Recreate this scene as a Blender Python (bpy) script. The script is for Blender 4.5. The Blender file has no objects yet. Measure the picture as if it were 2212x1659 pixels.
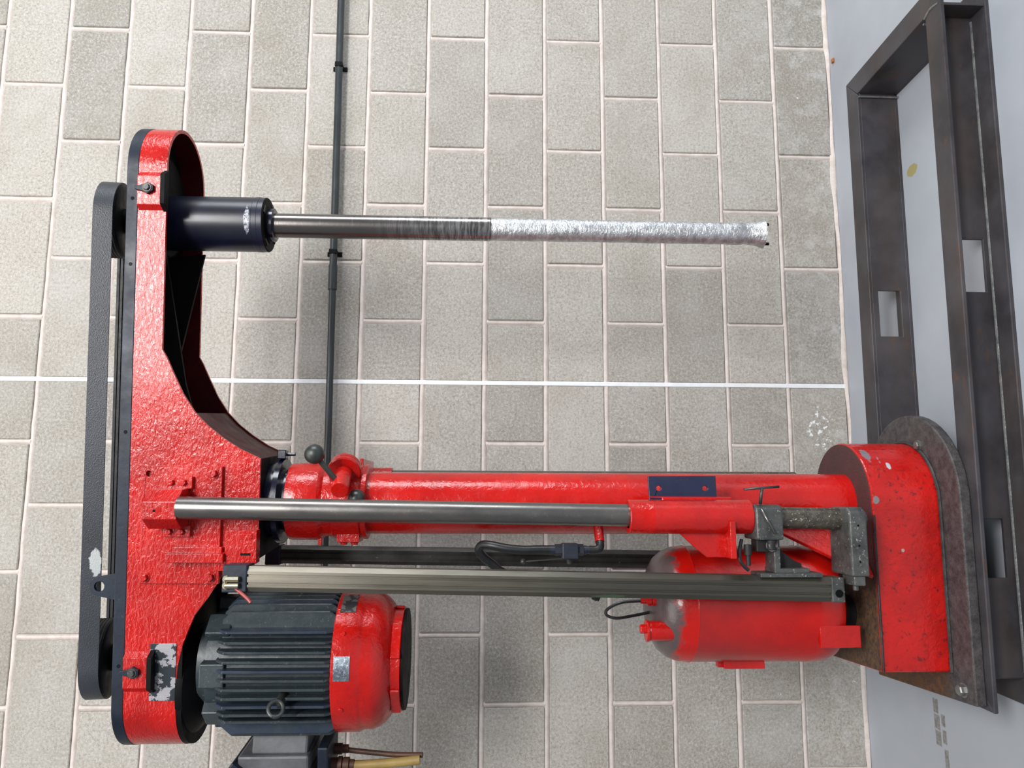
import bpy, bmesh, math, random
from mathutils import Vector, Matrix
random.seed(7)
S = bpy.context.scene
COL = S.collection
PI = math.pi

def srgb(r, g, b):
    f = lambda c: (c/255/12.92) if c/255 <= .04045 else ((c/255+.055)/1.055)**2.4
    return (f(r), f(g), f(b), 1)

# ------------------------------------------------------------------ camera
cam_d = bpy.data.cameras.new('camera'); cam = bpy.data.objects.new('camera', cam_d); COL.objects.link(cam)
yaw, pit, rol = .143, -.0423, .0093
look = Vector((math.sin(yaw)*math.cos(pit), math.cos(yaw)*math.cos(pit), math.sin(pit)))
r0 = Vector((math.cos(yaw), -math.sin(yaw), 0)); u0 = r0.cross(look)
c_, s_ = math.cos(rol), math.sin(rol)
RX = -u0*c_ + r0*s_; UY = r0*c_ + u0*s_; BZ = -look
cm = Matrix((RX, UY, BZ)).transposed().to_4x4(); cm.translation = Vector((-.3563, -2.4571, 1.2133))
cam.matrix_world = cm
cam_d.sensor_width = 36; cam_d.lens = 36*1662/2212; cam_d.clip_start = .05
S.camera = cam

# ------------------------------------------------------------------ world, lights, exposure
w = bpy.data.worlds.new('world'); S.world = w; w.use_nodes = True
bg = w.node_tree.nodes['Background']; bg.inputs[0].default_value = (.88, .94, 1, 1); bg.inputs[1].default_value = .27

def area(name, loc, target, sx, sy, power, color):
    d = bpy.data.lights.new(name, 'AREA'); d.shape = 'RECTANGLE'; d.size = sx; d.size_y = sy
    d.energy = power; d.color = color
    o = bpy.data.objects.new(name, d); COL.objects.link(o); o.location = loc
    o.rotation_euler = (Vector(target)-Vector(loc)).to_track_quat('-Z', 'Y').to_euler()
    return o
area('roof_light', (-.6, -2.6, 4.8), (-.5, -.3, 1.0), 4.5, 2.2, 105, (1, .975, .95))
area('doorway_light', (4.2, -1.9, 2.0), (0, -.6, 1.2), 1.3, 2.6, 150, (.92, .96, 1))
area('high_window', (.6, -4.6, 3.6), (-.1, -.4, 1.3), 1.9, .9, 235, (1, .985, .97))
S.view_settings.view_transform = 'Standard'; S.view_settings.look = 'None'
S.view_settings.gamma = 1; S.view_settings.use_curve_mapping = False
S.view_settings.exposure = -0.05

# ------------------------------------------------------------------ materials
class NT:
    def __init__(s, name):
        s.m = bpy.data.materials.new(name); s.m.use_nodes = True
        s.t = s.m.node_tree; s.b = s.t.nodes['Principled BSDF']
        s.tc = s.t.nodes.new('ShaderNodeTexCoord'); s.co = s.tc.outputs['Object']
    def n(s, typ, **kw):
        nd = s.t.nodes.new(typ)
        for k, v in kw.items():
            if k.startswith('i_'):
                key = k[2:]; key = int(key) if key.isdigit() else key.replace('_', ' ')
                s.put(nd.inputs[key], v)
            else: setattr(nd, k, v)
        return nd
    def put(s, sock, v):
        if isinstance(v, bpy.types.NodeSocket): s.t.links.new(v, sock)
        else: sock.default_value = v
    def mapped(s, scale=(1, 1, 1), co=None):
        return s.n('ShaderNodeMapping', i_Vector=co or s.co, i_Scale=scale).outputs[0]
    def noise(s, scale, detail=3, rough=.6, stretch=None, co=None, dist=0):
        v = s.mapped(stretch, co) if stretch else (co or s.co)
        return s.n('ShaderNodeTexNoise', i_Vector=v, i_Scale=scale, i_Detail=detail, i_Roughness=rough, i_Distortion=dist).outputs[0]
    def ramp(s, fac, a, b, lo=0., hi=1.):
        return s.n('ShaderNodeMapRange', i_0=fac, i_1=a, i_2=b, i_3=lo, i_4=hi).outputs[0]
    def mix(s, fac, a, b, mode='MIX'):
        nd = s.n('ShaderNodeMix', data_type='RGBA', blend_type=mode)
        s.put(nd.inputs[0], fac); s.put(nd.inputs[6], a); s.put(nd.inputs[7], b)
        return nd.outputs[2]
    def math(s, op, a, b=0.):
        return s.n('ShaderNodeMath', operation=op, i_0=a, i_1=b).outputs[0]
    def spot(s, c, r, wob=.5, nscale=60):
        """soft-edged irregular patch at a place on the thing, 1 inside"""
        d = s.n('ShaderNodeVectorMath', operation='SUBTRACT', i_0=s.co, i_1=c).outputs[0]
        d = s.n('ShaderNodeVectorMath', operation='DIVIDE', i_0=d, i_1=r).outputs[0]
        l = s.n('ShaderNodeVectorMath', operation='LENGTH', i_0=d).outputs['Value']
        nz = s.noise(nscale, 4, .7)
        l = s.math('ADD', l, s.math('MULTIPLY', s.math('SUBTRACT', nz, .5), wob*2))
        return s.ramp(l, .85, 1., 1., 0.)
    def bump(s, h, strength, dist=.002, prev=None):
        nd = s.n('ShaderNodeBump', i_Height=h, i_Strength=strength, i_Distance=dist)
        if prev: s.put(nd.inputs['Normal'], prev)
        return nd.outputs[0]
    def out(s, col, rough=.5, metal=0., normal=None, coat=0., spec=.5):
        s.put(s.b.inputs['Base Color'], col); s.put(s.b.inputs['Roughness'], rough)
        s.put(s.b.inputs['Metallic'], metal); s.put(s.b.inputs['Coat Weight'], coat)
        s.put(s.b.inputs['Coat Roughness'], .12)
        s.put(s.b.inputs['Specular IOR Level'], spec)
        if normal: s.put(s.b.inputs['Normal'], normal)
        return s.m

MAT = {}
def red(name, dirt=.25, bumps=.5, stretch=(1, 1, 1), spots=(), base=(192, 19, 12)):
    t = NT(name)
    c = t.mix(t.ramp(t.noise(9, 4), .35, .7), srgb(*base), srgb(base[0]*.83, base[1]*.7, base[2]*.8))
    sp = t.ramp(t.noise(70, 5, .75), .62 if dirt < .5 else .56, .72 if dirt < .5 else .66)
    c = t.mix(t.math('MULTIPLY', sp, dirt), c, srgb(70, 20, 20))
    rough = t.ramp(t.noise(25, 3), .3, .7, .16, .32)
    for cc, rr, col in spots:
        c = t.mix(t.spot(cc, rr), c, srgb(*col))
    h = t.noise(75, 3, .55, stretch, dist=.6)
    nn = t.bump(h, bumps, .004)
    nn = t.bump(t.noise(14, 2), bumps*.5, .006, nn)
    return t.out(c, rough, 0, nn, .10)
MAT['red'] = red('red_paint', .25, .45)
MAT['red_head'] = red('red_brushed_paint', .3, .55, (1.0, .8, 2.0), base=(184, 19, 14))
MAT['red_column'] = red('red_column_paint', .2, .35, spots=[((-.375, -.62, .32), (.09, .09, .10), (190, 14, 8))])
MAT['red_drum'] = red('red_chipped_paint', .8, .35, spots=[
    ((-.27, -.63, .285), (.03, .03, .012), (120, 112, 118)), ((-.29, -.655, .245), (.014, .02, .008), (175, 180, 190)),
    ((-.285, -.645, .262), (.02, .02, .006), (150, 150, 160)), ((-.365, -.70, .295), (.01, .02, .008), (120, 118, 118)),
    ((-.48, -.70, .24), (.004, .02, .004), (170, 150, 140))])
MAT['red_dome'] = red('red_tank_paint', .3, .3, spots=[])

def worn_dome():
    t = NT('red_tank_with_grime')
    c = t.mix(t.ramp(t.noise(9, 4), .35, .7), srgb(186, 19, 11), srgb(158, 14, 9))
    z = t.n('ShaderNodeSeparateXYZ', i_0=t.co).outputs[2]
    f = t.math('ADD', t.ramp(z, .68, .79), t.math('MULTIPLY', t.math('SUBTRACT', t.noise(28, 5, .7), .5), .9))
    c = t.mix(t.ramp(f, .5, .68), c, srgb(82, 70, 70))
    nn = t.bump(t.noise(60, 4), .3, .003)
    return t.out(c, .27, 0, nn, .1)
MAT['tank'] = worn_dome()

def dark(name, base, alt, rough=.4, metal=0., bumps=.3, nscale=40, fleck=None, lo=.5, hi=.75, coat=0., spec=.5):
    t = NT(name)
    c = t.mix(t.ramp(t.noise(nscale*.3, 5, .65), .35, .7), srgb(*base), srgb(*alt))
    if fleck:
        c = t.mix(t.ramp(t.noise(nscale*2.6, 5, .8), lo, hi), c, srgb(*fleck))
    nn = t.bump(t.noise(nscale, 4), bumps, .002)
    return t.out(c, t.ramp(t.noise(nscale*.5), .3, .7, rough-.08, rough+.1), metal, nn, coat, spec)
MAT['navy'] = dark('navy_paint', (18, 25, 37), (30, 40, 54), .45, fleck=(92, 98, 106), lo=.64, hi=.8, spec=.3)
MAT['navy_gloss'] = dark('navy_gloss_paint', (10, 13, 32), (16, 20, 46), .22, bumps=.1, coat=.3)
def sleeve_mat():
    t = NT('blue_black_sleeve')
    c = t.mix(t.ramp(t.noise(12, 4), .35, .7), srgb(9, 12, 26), srgb(14, 20, 44))
    m_ = t.math('MULTIPLY', t.spot((.285, -.69, 1.767), (.034, .03, .007), .6, 70), t.ramp(t.noise(120, 4, .8), .42, .55))
    c = t.mix(m_, c, srgb(176, 180, 188))
    c = t.mix(t.ramp(t.noise(60, 5, .8), .68, .78, 0., .5), c, srgb(84, 90, 104))
    return t.out(c, .36, 0, t.bump(t.noise(30, 3), .1, .002), .05, .5)
MAT['sleeve'] = sleeve_mat()
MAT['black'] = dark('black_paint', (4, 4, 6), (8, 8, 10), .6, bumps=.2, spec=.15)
MAT['maroon'] = dark('maroon_paint_and_shade', (66, 4, 6), (46, 3, 5), .42, bumps=.3, spec=.3)  # curved web colour; on the housing's inner faces it is painted-in shade
MAT['rubber'] = dark('black_rubber', (16, 16, 18), (24, 24, 26), .55, bumps=.15, nscale=90)
MAT['motor'] = dark('motor_grey_green_paint', (46, 56, 60), (30, 40, 46), .42, fleck=(120, 124, 122), lo=.60, hi=.76, bumps=.4)
MAT['motor_blue'] = dark('motor_blue_black_paint', (44, 54, 60), (30, 42, 66), .4, fleck=(80, 90, 100), lo=.64, hi=.85, bumps=.4)
MAT['cast'] = dark('cast_terminal_box', (92, 94, 98), (66, 68, 72), .5, fleck=(130, 130, 130), lo=.64, hi=.85)
def rod_mat():
    t = NT('ground_steel_rod')
    z = t.n('ShaderNodeSeparateXYZ', i_0=t.co).outputs[2]
    c = t.mix(t.ramp(t.noise(10, 5, .7, (1, 1, .3)), .35, .65), srgb(126, 122, 118), srgb(100, 100, 100))
    low = t.ramp(z, .57, .54)
    c = t.mix(low, c, t.mix(t.ramp(t.noise(60, 5, .7), .4, .6), srgb(92, 86, 76), srgb(66, 62, 56)))
    sp = t.math('MULTIPLY', t.ramp(t.noise(150, 4, .7), .60, .66), t.ramp(low, 0, 1, .12, 1))
    c = t.mix(sp, c, srgb(196, 196, 190))
    return t.out(c, t.ramp(t.noise(20, 4, .6, (1, 1, .4)), .3, .7, .24, .38), t.ramp(low, 0, 1, .85, .4), t.bump(t.noise(40, 3), .05, .002))
MAT['steel'] = rod_mat()
MAT['dirty_steel'] = dark('paint_spattered_steel', (92, 94, 92), (48, 50, 50), .45, metal=.3, bumps=.5, nscale=55, fleck=(176, 176, 168), lo=.60, hi=.68)
MAT['plate_steel'] = dark('dirty_base_plate', (48, 46, 46), (80, 76, 76), .45, metal=.45, bumps=.5, nscale=70, fleck=(150, 148, 146), lo=.62, hi=.8)
MAT['brass'] = dark('brass_fitting', (164, 158, 136), (136, 126, 100), .32, metal=.8, bumps=.05)
MAT['bolt'] = dark('zinc_bolt', (158, 158, 156), (120, 120, 120), .3, metal=.8, bumps=.05)
MAT['grime_black'] = dark('black_sooty_steel', (22, 22, 24), (40, 38, 38), .6, metal=.2, bumps=.4, fleck=(92, 80, 70), lo=.62, hi=.85)
MAT['cable'] = dark('tan_cable', (158, 134, 76), (128, 106, 60), .5, bumps=.2)
MAT['rust_nut'] = dark('rusty_gland', (92, 62, 46), (62, 44, 36), .55, metal=.3, bumps=.5)
MAT['white_caulk'] = dark('white_joint_sealant', (232, 236, 238), (216, 220, 224), .6, bumps=.25, nscale=80)
MAT['pipe_black'] = dark('black_conduit', (36, 42, 44), (48, 54, 56), .35, bumps=.05, coat=.1)

def alum():
    t = NT('dull_aluminium_profile')
    f = t.noise(18, 5, .7, (1, 1, .12))
    c = t.mix(t.ramp(f, .35, .65), srgb(92, 88, 78), srgb(130, 124, 112))
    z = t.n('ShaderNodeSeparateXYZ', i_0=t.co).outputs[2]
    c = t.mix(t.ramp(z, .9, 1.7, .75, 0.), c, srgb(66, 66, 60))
    c = t.mix(t.ramp(t.noise(95, 5, .8, (1, 1, .4)), .70, .80), c, srgb(170, 174, 170))
    c = t.mix(t.math('MULTIPLY', t.spot((-.572, -.77, .93), (.004, .05, .04), .6), .5), c, srgb(90, 132, 96))
    return t.out(c, .38, .65, t.bump(t.noise(50, 4, .6, (1, 1, .2)), .1, .001))
MAT['alum'] = alum()

def foil():
    t = NT('silver_coated_shaft')
    z = t.n('ShaderNodeSeparateXYZ', i_0=t.co).outputs[2]
    zz = t.math('ADD', z, t.math('MULTIPLY', t.noise(30, 3), .004))
    f = t.ramp(zz, 1.192, 1.188)                          # 1 below: coated
    band = t.noise(24, 4, .8, (.3, .3, 6.))
    dk = t.mix(t.ramp(band, .62, .84), srgb(110, 106, 104), srgb(178, 180, 182))
    mid = t.mix(t.ramp(z, 1.5, 1.25, 0., .6), dk, t.mix(t.ramp(t.noise(60, 4, .7, (.4, .4, 3)), .4, .6), srgb(110, 106, 104), srgb(216, 216, 216)))
    si = t.mix(t.ramp(t.noise(45, 4, .7, (1, 1, 1.6)), .4, .68), srgb(176, 178, 180), srgb(228, 230, 232))
    c = t.mix(f, mid, si)
    nn = t.bump(t.noise(95, 4, .6, (1, 1, 1.8), dist=1.2), t.math('ADD', t.math('MULTIPLY', f, .55), .04), .0035)
    return t.out(c, t.ramp(f, 0, 1, .24, .36), .9, nn)
MAT['shaft'] = foil()

def channel_steel():
    t = NT('mill_scale_steel')
    c = t.mix(t.ramp(t.noise(7, 5, .6, (1, 1, 1)), .35, .7), srgb(58, 56, 60), srgb(84, 82, 86))
    r = t.ramp(t.noise(5, 5, .7, (.35, 1.5, 2.5)), .47, .66)
    c = t.mix(t.math('MULTIPLY', r, .35), c, srgb(84, 66, 50))
    c = t.mix(t.math('MULTIPLY', t.ramp(t.noise(9, 5, .8, (.6, 1, 2)), .60, .72), .6), c, srgb(116, 76, 40))
    c = t.mix(t.ramp(t.noise(120, 4, .8), .74, .8), c, srgb(176, 176, 176))
    return t.out(c, t.ramp(t.noise(14, 4), .3, .7, .38, .58), .45, t.bump(t.noise(45, 4), .25, .0015))
MAT['channel'] = channel_steel()
MAT['weld'] = dark('weld_bead', (134, 136, 134), (84, 86, 88), .4, metal=.4, bumps=.8, nscale=120)

def drum_top():
    t = NT('maroon_and_rust_top')
    x = t.n('ShaderNodeSeparateXYZ', i_0=t.co).outputs[0]
    f = t.math('ADD', x, t.math('MULTIPLY', t.math('SUBTRACT', t.noise(30, 4), .5), .10))
    rust = t.mix(t.ramp(t.noise(75, 6, .8), .38, .68), srgb(52, 47, 44), srgb(116, 80, 46))
    rust = t.mix(t.ramp(t.noise(140, 4, .8), .72, .8), rust, srgb(160, 160, 158))
    mar = t.mix(t.ramp(t.noise(18, 4, .7), .4, .72), srgb(70, 44, 44), srgb(84, 48, 48))
    mar = t.mix(t.ramp(t.noise(24, 5, .8, (1, 3, 1)), .66, .74), mar, srgb(150, 34, 32))
    c = t.mix(t.ramp(f, -.52, -.56), mar, rust)
    return t.out(c, .6, .1, t.bump(t.noise(110, 5, .8), .7, .004))
MAT['drum_top'] = drum_top()

def rusty_plate():
    t = NT('rusty_base_plate')
    rust = t.mix(t.ramp(t.noise(60, 6, .8), .35, .65), srgb(60, 56, 54), srgb(120, 76, 40))
    st = t.mix(t.ramp(t.noise(50, 5, .8), .35, .7), srgb(58, 55, 56), srgb(98, 94, 94))
    st = t.mix(t.ramp(t.noise(110, 5, .8), .68, .78), st, srgb(160, 160, 160))
    y = t.n('ShaderNodeSeparateXYZ', i_0=t.co)
    f = t.math('MULTIPLY', t.ramp(y.outputs[1], -.70, -.66), t.ramp(y.outputs[0], -.70, -.74))
    c = t.mix(f, st, rust)
    return t.out(c, .48, .4, t.bump(t.noise(90, 5, .8), .6, .003))
MAT['base_plate'] = rusty_plate()

def belt_mat():
    t = NT('textured_belt')
    v = t.n('ShaderNodeTexVoronoi', i_Vector=t.mapped((1, 1, 1.7)), i_Scale=330).outputs[0]
    c = t.mix(t.ramp(t.noise(6, 3), .3, .7), srgb(40, 43, 48), srgb(54, 58, 65))
    x = t.spot((-.513, -.64, 2.078), (.030, .1, .014), .75, 45)
    c = t.mix(x, c, srgb(166, 170, 170))
    return t.out(c, .42, 0, t.bump(v, .45, .0009), spec=.4)
MAT['belt'] = belt_mat()

def concrete():
    t = NT('concrete_block')
    info = t.n('ShaderNodeObjectInfo')
    rnd = info.outputs['Random']
    geo = t.n('ShaderNodeNewGeometry').outputs['Position']
    t.co = geo
    c = t.mix(rnd, srgb(170, 165, 157), srgb(186, 181, 174))
    c = t.mix(1., c, info.outputs['Color'], 'MULTIPLY')
    g = t.noise(120, 6, .9)
    c = t.mix(t.ramp(g, .36, .50, .7, 0.), c, srgb(112, 107, 98))
    c = t.mix(t.ramp(g, .52, .64, 0., .6), c, srgb(224, 221, 216))
    c = t.mix(t.ramp(t.noise(5, 5, .6), .45, .75, 0., .28), c, srgb(206, 204, 202))
    c = t.mix(t.ramp(t.noise(3.1, 4, .6, (1, 1, 1.2)), .5, .72, 0., .30), c, srgb(138, 128, 110))
    z = t.n('ShaderNodeSeparateXYZ', i_0=geo).outputs[2]
    low = t.ramp(z, .52, .1)
    dust = t.math('MULTIPLY', t.ramp(t.noise(17, 5, .75), .5, .7), t.math('MULTIPLY', low, .55))
    c = t.mix(dust, c, srgb(214, 214, 212))
    dots = t.math('MULTIPLY', t.ramp(t.noise(38, 3, .7), .70, .735), t.math('ADD', t.math('MULTIPLY', low, .9), .08))
    c = t.mix(dots, c, srgb(238, 240, 240))
    c = t.mix(t.math('MULTIPLY', t.spot((-.14, 0, .10), (.075, .08, .05), .5, 40), t.ramp(t.noise(70, 3, .6), .56, .60)), c, srgb(240, 243, 243))
    nn = t.bump(g, .75, .004)
    return t.out(c, .92, 0, nn, spec=.2)
MAT['block'] = concrete()

def mortar():
    t = NT('pinkish_mortar')
    c = t.mix(t.ramp(t.noise(24, 5, .7), .35, .7), srgb(212, 203, 197), srgb(190, 179, 172))
    return t.out(c, .9, 0, t.bump(t.noise(120, 5, .7), .5, .003), spec=.2)
MAT['mortar'] = mortar()

def floor_mat():
    t = NT('grey_painted_concrete_floor')
    c = t.mix(t.ramp(t.noise(2.2, 4, .6), .3, .75), srgb(150, 155, 162), srgb(165, 170, 178))
    c = t.mix(t.ramp(t.noise(60, 4, .8), .70, .78), c, srgb(66, 70, 84))
    c = t.mix(t.ramp(t.noise(22, 3, .7, (1, 4, 1)), .72, .8), c, srgb(214, 218, 222))
    c = t.mix(t.spot((.553, -.445, 0), (.018, .028, .2), .35, 60), c, srgb(150, 142, 96))
    for i, (x0, y0, rx, ry) in enumerate([(-.905, -.372, .022, .012), (-.945, -.374, .022, .013), (-.985, -.376, .022, .013),
                                          (-.935, -.402, .018, .009), (-.975, -.404, .02, .009), (-1.03, -.407, .03, .009)]):
        dx = t.n('ShaderNodeSeparateXYZ', i_0=t.n('ShaderNodeVectorMath', operation='ABSOLUTE', i_0=t.n('ShaderNodeVectorMath', operation='SUBTRACT', i_0=t.co, i_1=(x0, y0, 0)).outputs[0]).outputs[0])
        l = t.math('MAXIMUM', t.math('DIVIDE', dx.outputs[0], rx*.86), t.math('DIVIDE', dx.outputs[1], ry))
        l = t.math('ADD', l, t.math('MULTIPLY', t.math('SUBTRACT', t.noise(80, 4, .7), .5), .5))
        c = t.mix(t.math('MULTIPLY', t.ramp(l, .85, 1.05, 1., 0.), t.ramp(t.noise(110, 4, .7), .35, .6, .95, .45)), c, srgb(98, 90, 78))
    return t.out(c, .42, 0, t.bump(t.noise(30, 3), .08, .002), coat=.05)
MAT['floor'] = floor_mat()

def nameplate(name, a, b, lines):
    t = NT(name)
    p = t.ramp(t.noise(34, 4, .65), .50, .53)
    st = t.n('ShaderNodeTexBrick', i_Vector=t.mapped((1, 1, 1), co=t.n('ShaderNodeCombineXYZ', i_0=t.n('ShaderNodeSeparateXYZ', i_0=t.co).outputs[2], i_1=t.n('ShaderNodeSeparateXYZ', i_0=t.co).outputs[0]).outputs[0]),
             i_Scale=lines, i_Color1=srgb(*b), i_Color2=srgb(*b), i_Mortar=srgb(70, 70, 76)).outputs[0]
    c = t.mix(p, srgb(*a), st)
    return t.out(c, .4, .3, t.bump(t.noise(60, 3), .2, .001))
MAT['nameplate'] = nameplate('scratched_dark_nameplate', (40, 48, 54), (176, 174, 178), 150)
MAT['dark_plate'] = nameplate('dark_printed_plate', (44, 46, 50), (108, 104, 100), 220)
MAT['silver_plate'] = dark('scratched_silver_plate', (140, 150, 160), (96, 106, 120), .3, metal=.7, bumps=.3, nscale=70, fleck=(205, 212, 218), lo=.5, hi=.7)
MAT['red_rib'] = MAT['red']
MAT['bare_dark'] = dark('bare_lever_steel', (78, 82, 80), (60, 64, 62), .35, metal=.6, bumps=.15, fleck=(150, 60, 50), lo=.72, hi=.78)
MAT['wood'] = dark('orange_wood_chip', (176, 108, 58), (140, 84, 44), .6)
MAT['hose'] = dark('black_hose', (22, 24, 26), (30, 32, 34), .38, bumps=.1, fleck=(150, 26, 22), lo=.74, hi=.78)
MAT['valve'] = dark('navy_valve_body', (26, 32, 44), (34, 40, 52), .4, fleck=(160, 34, 28), lo=.70, hi=.76)
MAT['red_tube'] = dark('dull_red_tube', (158, 60, 56), (140, 50, 48), .45)
MAT['blue_bracket'] = dark('navy_plate_red_splashes', (24, 32, 60), (34, 42, 66), .35, bumps=.3, fleck=(126, 26, 26), lo=.63, hi=.7)

# ------------------------------------------------------------------ geometry helpers
I4 = Matrix.Identity(4)
def T(x, y, z): return Matrix.Translation((x, y, z))
def frame_to(p, d, up=(0, 0, 1)):
    """matrix whose z axis points along d from p"""
    q = Vector(d).to_track_quat('Z', 'Y'); return Matrix.Translation(p) @ q.to_matrix().to_4x4()

class MB:
    def __init__(s): s.v = []; s.f = []; s.sm = []
    def add(s, vs, fs, M=I4, smooth=False):
        o = len(s.v); s.v += [M @ Vector(v) for v in vs]
        s.f += [tuple(i+o for i in f) for f in fs]; s.sm += [smooth]*len(fs); return s
    def box(s, x0, x1, y0, y1, z0, z1, M=I4):
        vs = [(x, y, z) for z in (z0, z1) for y in (y0, y1) for x in (x0, x1)]
        return s.add(vs, [(0, 2, 3, 1), (4, 5, 7, 6), (0, 1, 5, 4), (2, 6, 7, 3), (0, 4, 6, 2), (1, 3, 7, 5)], M)
    def prism(s, pts, z0, z1, M=I4, smooth=False):
        n = len(pts); vs = [(x, y, z0) for x, y in pts]+[(x, y, z1) for x, y in pts]
        s.add(vs, [tuple(range(n-1, -1, -1)), tuple(range(n, 2*n))], M)
        return s.add(vs, [(i, (i+1) % n, n+(i+1) % n, n+i) for i in range(n)], M, smooth)
    def lathe(s, prof, M=I4, n=32, smooth=True, cap=True):
        vs = []; fs = []
        for r, h in prof:
            for i in range(n):
                a = 2*PI*i/n; vs.append((r*math.cos(a), r*math.sin(a), h))
        for k in range(len(prof)-1):
            for i in range(n):
                j = (i+1) % n; fs.append((k*n+i, k*n+j, (k+1)*n+j, (k+1)*n+i))
        s.add(vs, fs, M, smooth)
        if cap:
            s.add(vs, [tuple(range(n-1, -1, -1)), tuple((len(prof)-1)*n+i for i in range(n))], M)
        return s
    def cyl(s, r, z0, z1, M=I4, n=32): return s.lathe([(r, z0), (r, z1)], M, n)
    def rod(s, p, q, r, n=20):
        p, q = Vector(p), Vector(q); return s.cyl(r, 0, (q-p).length, frame_to(p, q-p), n)
    def tube(s, pts, r, n=10, sub=6):
        P = [Vector(p) for p in pts]; path = []
        for i in range(len(P)-1):
            p0 = P[max(i-1, 0)]; p1 = P[i]; p2 = P[i+1]; p3 = P[min(i+2, len(P)-1)]
            for k in range(sub):
                t = k/sub
                path.append(.5*((2*p1)+(-p0+p2)*t+(2*p0-5*p1+4*p2-p3)*t*t+(-p0+3*p1-3*p2+p3)*t**3))
        path.append(P[-1]); vs = []; fs = []; prev = None
        for i, p in enumerate(path):
            d = (path[min(i+1, len(path)-1)]-path[max(i-1, 0)]).normalized()
            if prev is None: u = d.orthogonal().normalized()
            else: u = (prev-d*prev.dot(d)).normalized()
            prev = u; w_ = d.cross(u)
            for k in range(n):
                a = 2*PI*k/n; vs.append(p+u*(r*math.cos(a))+w_*(r*math.sin(a)))
        for i in range(len(path)-1):
            for k in range(n):
                j = (k+1) % n; fs.append((i*n+k, i*n+j, (i+1)*n+j, (i+1)*n+k))
        s.add(vs, fs, I4, True); m = len(path)-1
        return s.add(vs, [tuple(range(n-1, -1, -1)), tuple(m*n+k for k in range(n))])
    def hexbolt(s, p, d, r=.008, h=.006, washer=True):
        M = frame_to(p, d)
        if washer: s.cyl(r*1.35, 0, .0018, M, 20)
        s.lathe([(r, 0), (r, h*.8), (r*.86, h)], M @ Matrix.Rotation(.3, 4, 'Z'), 6, False)
        return s
    def plate(s, outer, holes, z0, z1, M=I4):
        """flat plate with holes, outline in xy, thickness along z"""
        cu = bpy.data.curves.new('tmp', 'CURVE'); cu.dimensions = '2D'; cu.fill_mode = 'BOTH'
        for loop in [outer]+holes:
            sp = cu.splines.new('POLY'); sp.points.add(len(loop)-1); sp.use_cyclic_u = True
            for p, q in zip(sp.points, loop): p.co = (q[0], q[1], 0, 1)
        cu.extrude = (z1-z0)/2
        ob = bpy.data.objects.new('tmp', cu); COL.objects.link(ob)
        dg = bpy.context.evaluated_depsgraph_get()
        me = bpy.data.meshes.new_from_object(ob.evaluated_get(dg))
        s.add([(v.co.x, v.co.y, v.co.z+(z0+z1)/2) for v in me.vertices], [tuple(p.vertices) for p in me.polygons], M)
        bpy.data.objects.remove(ob); bpy.data.curves.remove(cu); bpy.data.meshes.remove(me)
        return s
    def build(s, name, mat, parent=None, root=None, bevel=0., label=None, seg=2):
        me = bpy.data.meshes.new(name)
        me.from_pydata([tuple(v) for v in s.v], [], s.f)
        me.polygons.foreach_set('use_smooth', s.sm)
        bm = bmesh.new(); bm.from_mesh(me)
        bmesh.ops.remove_doubles(bm, verts=bm.verts, dist=1e-6)
        bmesh.ops.recalc_face_normals(bm, faces=bm.faces)
        for e in bm.edges:
            if len(e.link_faces) == 2 and e.calc_face_angle(0) > .6: e.smooth = False
        bm.to_mesh(me); bm.free()
        me.materials.append(MAT[mat])
        o = bpy.data.objects.new(name, me); COL.objects.link(o)
        if parent:
            o.parent = parent
            if parent.type == 'EMPTY': o.matrix_parent_inverse = Matrix.Translation(-parent.location)
        if bevel:
            b = o.modifiers.new('bevel', 'BEVEL'); b.width = bevel; b.segments = seg
            b.limit_method = 'ANGLE'; b.angle_limit = .7; b.harden_normals = False
        if label: o['label'] = label
        return o
def parent_root(o):
    while o.parent: o = o.parent
    return o
def empty(name, loc, label, cat, group=None):
    o = bpy.data.objects.new(name, None); COL.objects.link(o); o.location = loc; o.empty_display_size = .1
    o['label'] = label; o['category'] = cat
    if group: o['group'] = group
    return o
def circle(cx, cy, r, n=20, a0=0): return [(cx+r*math.cos(a0+2*PI*i/n), cy+r*math.sin(a0+2*PI*i/n)) for i in range(n)]
def arc(cx, cy, r, a0, a1, n): return [(cx+r*math.cos(a0+(a1-a0)*i/n), cy+r*math.sin(a0+(a1-a0)*i/n)) for i in range(n+1)]

# ------------------------------------------------------------------ setting: floor and block wall
fl = MB().box(-4, 4.2, -5.2, .2, -.12, 0).build('floor', 'floor'); fl['kind'] = 'structure'

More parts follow.
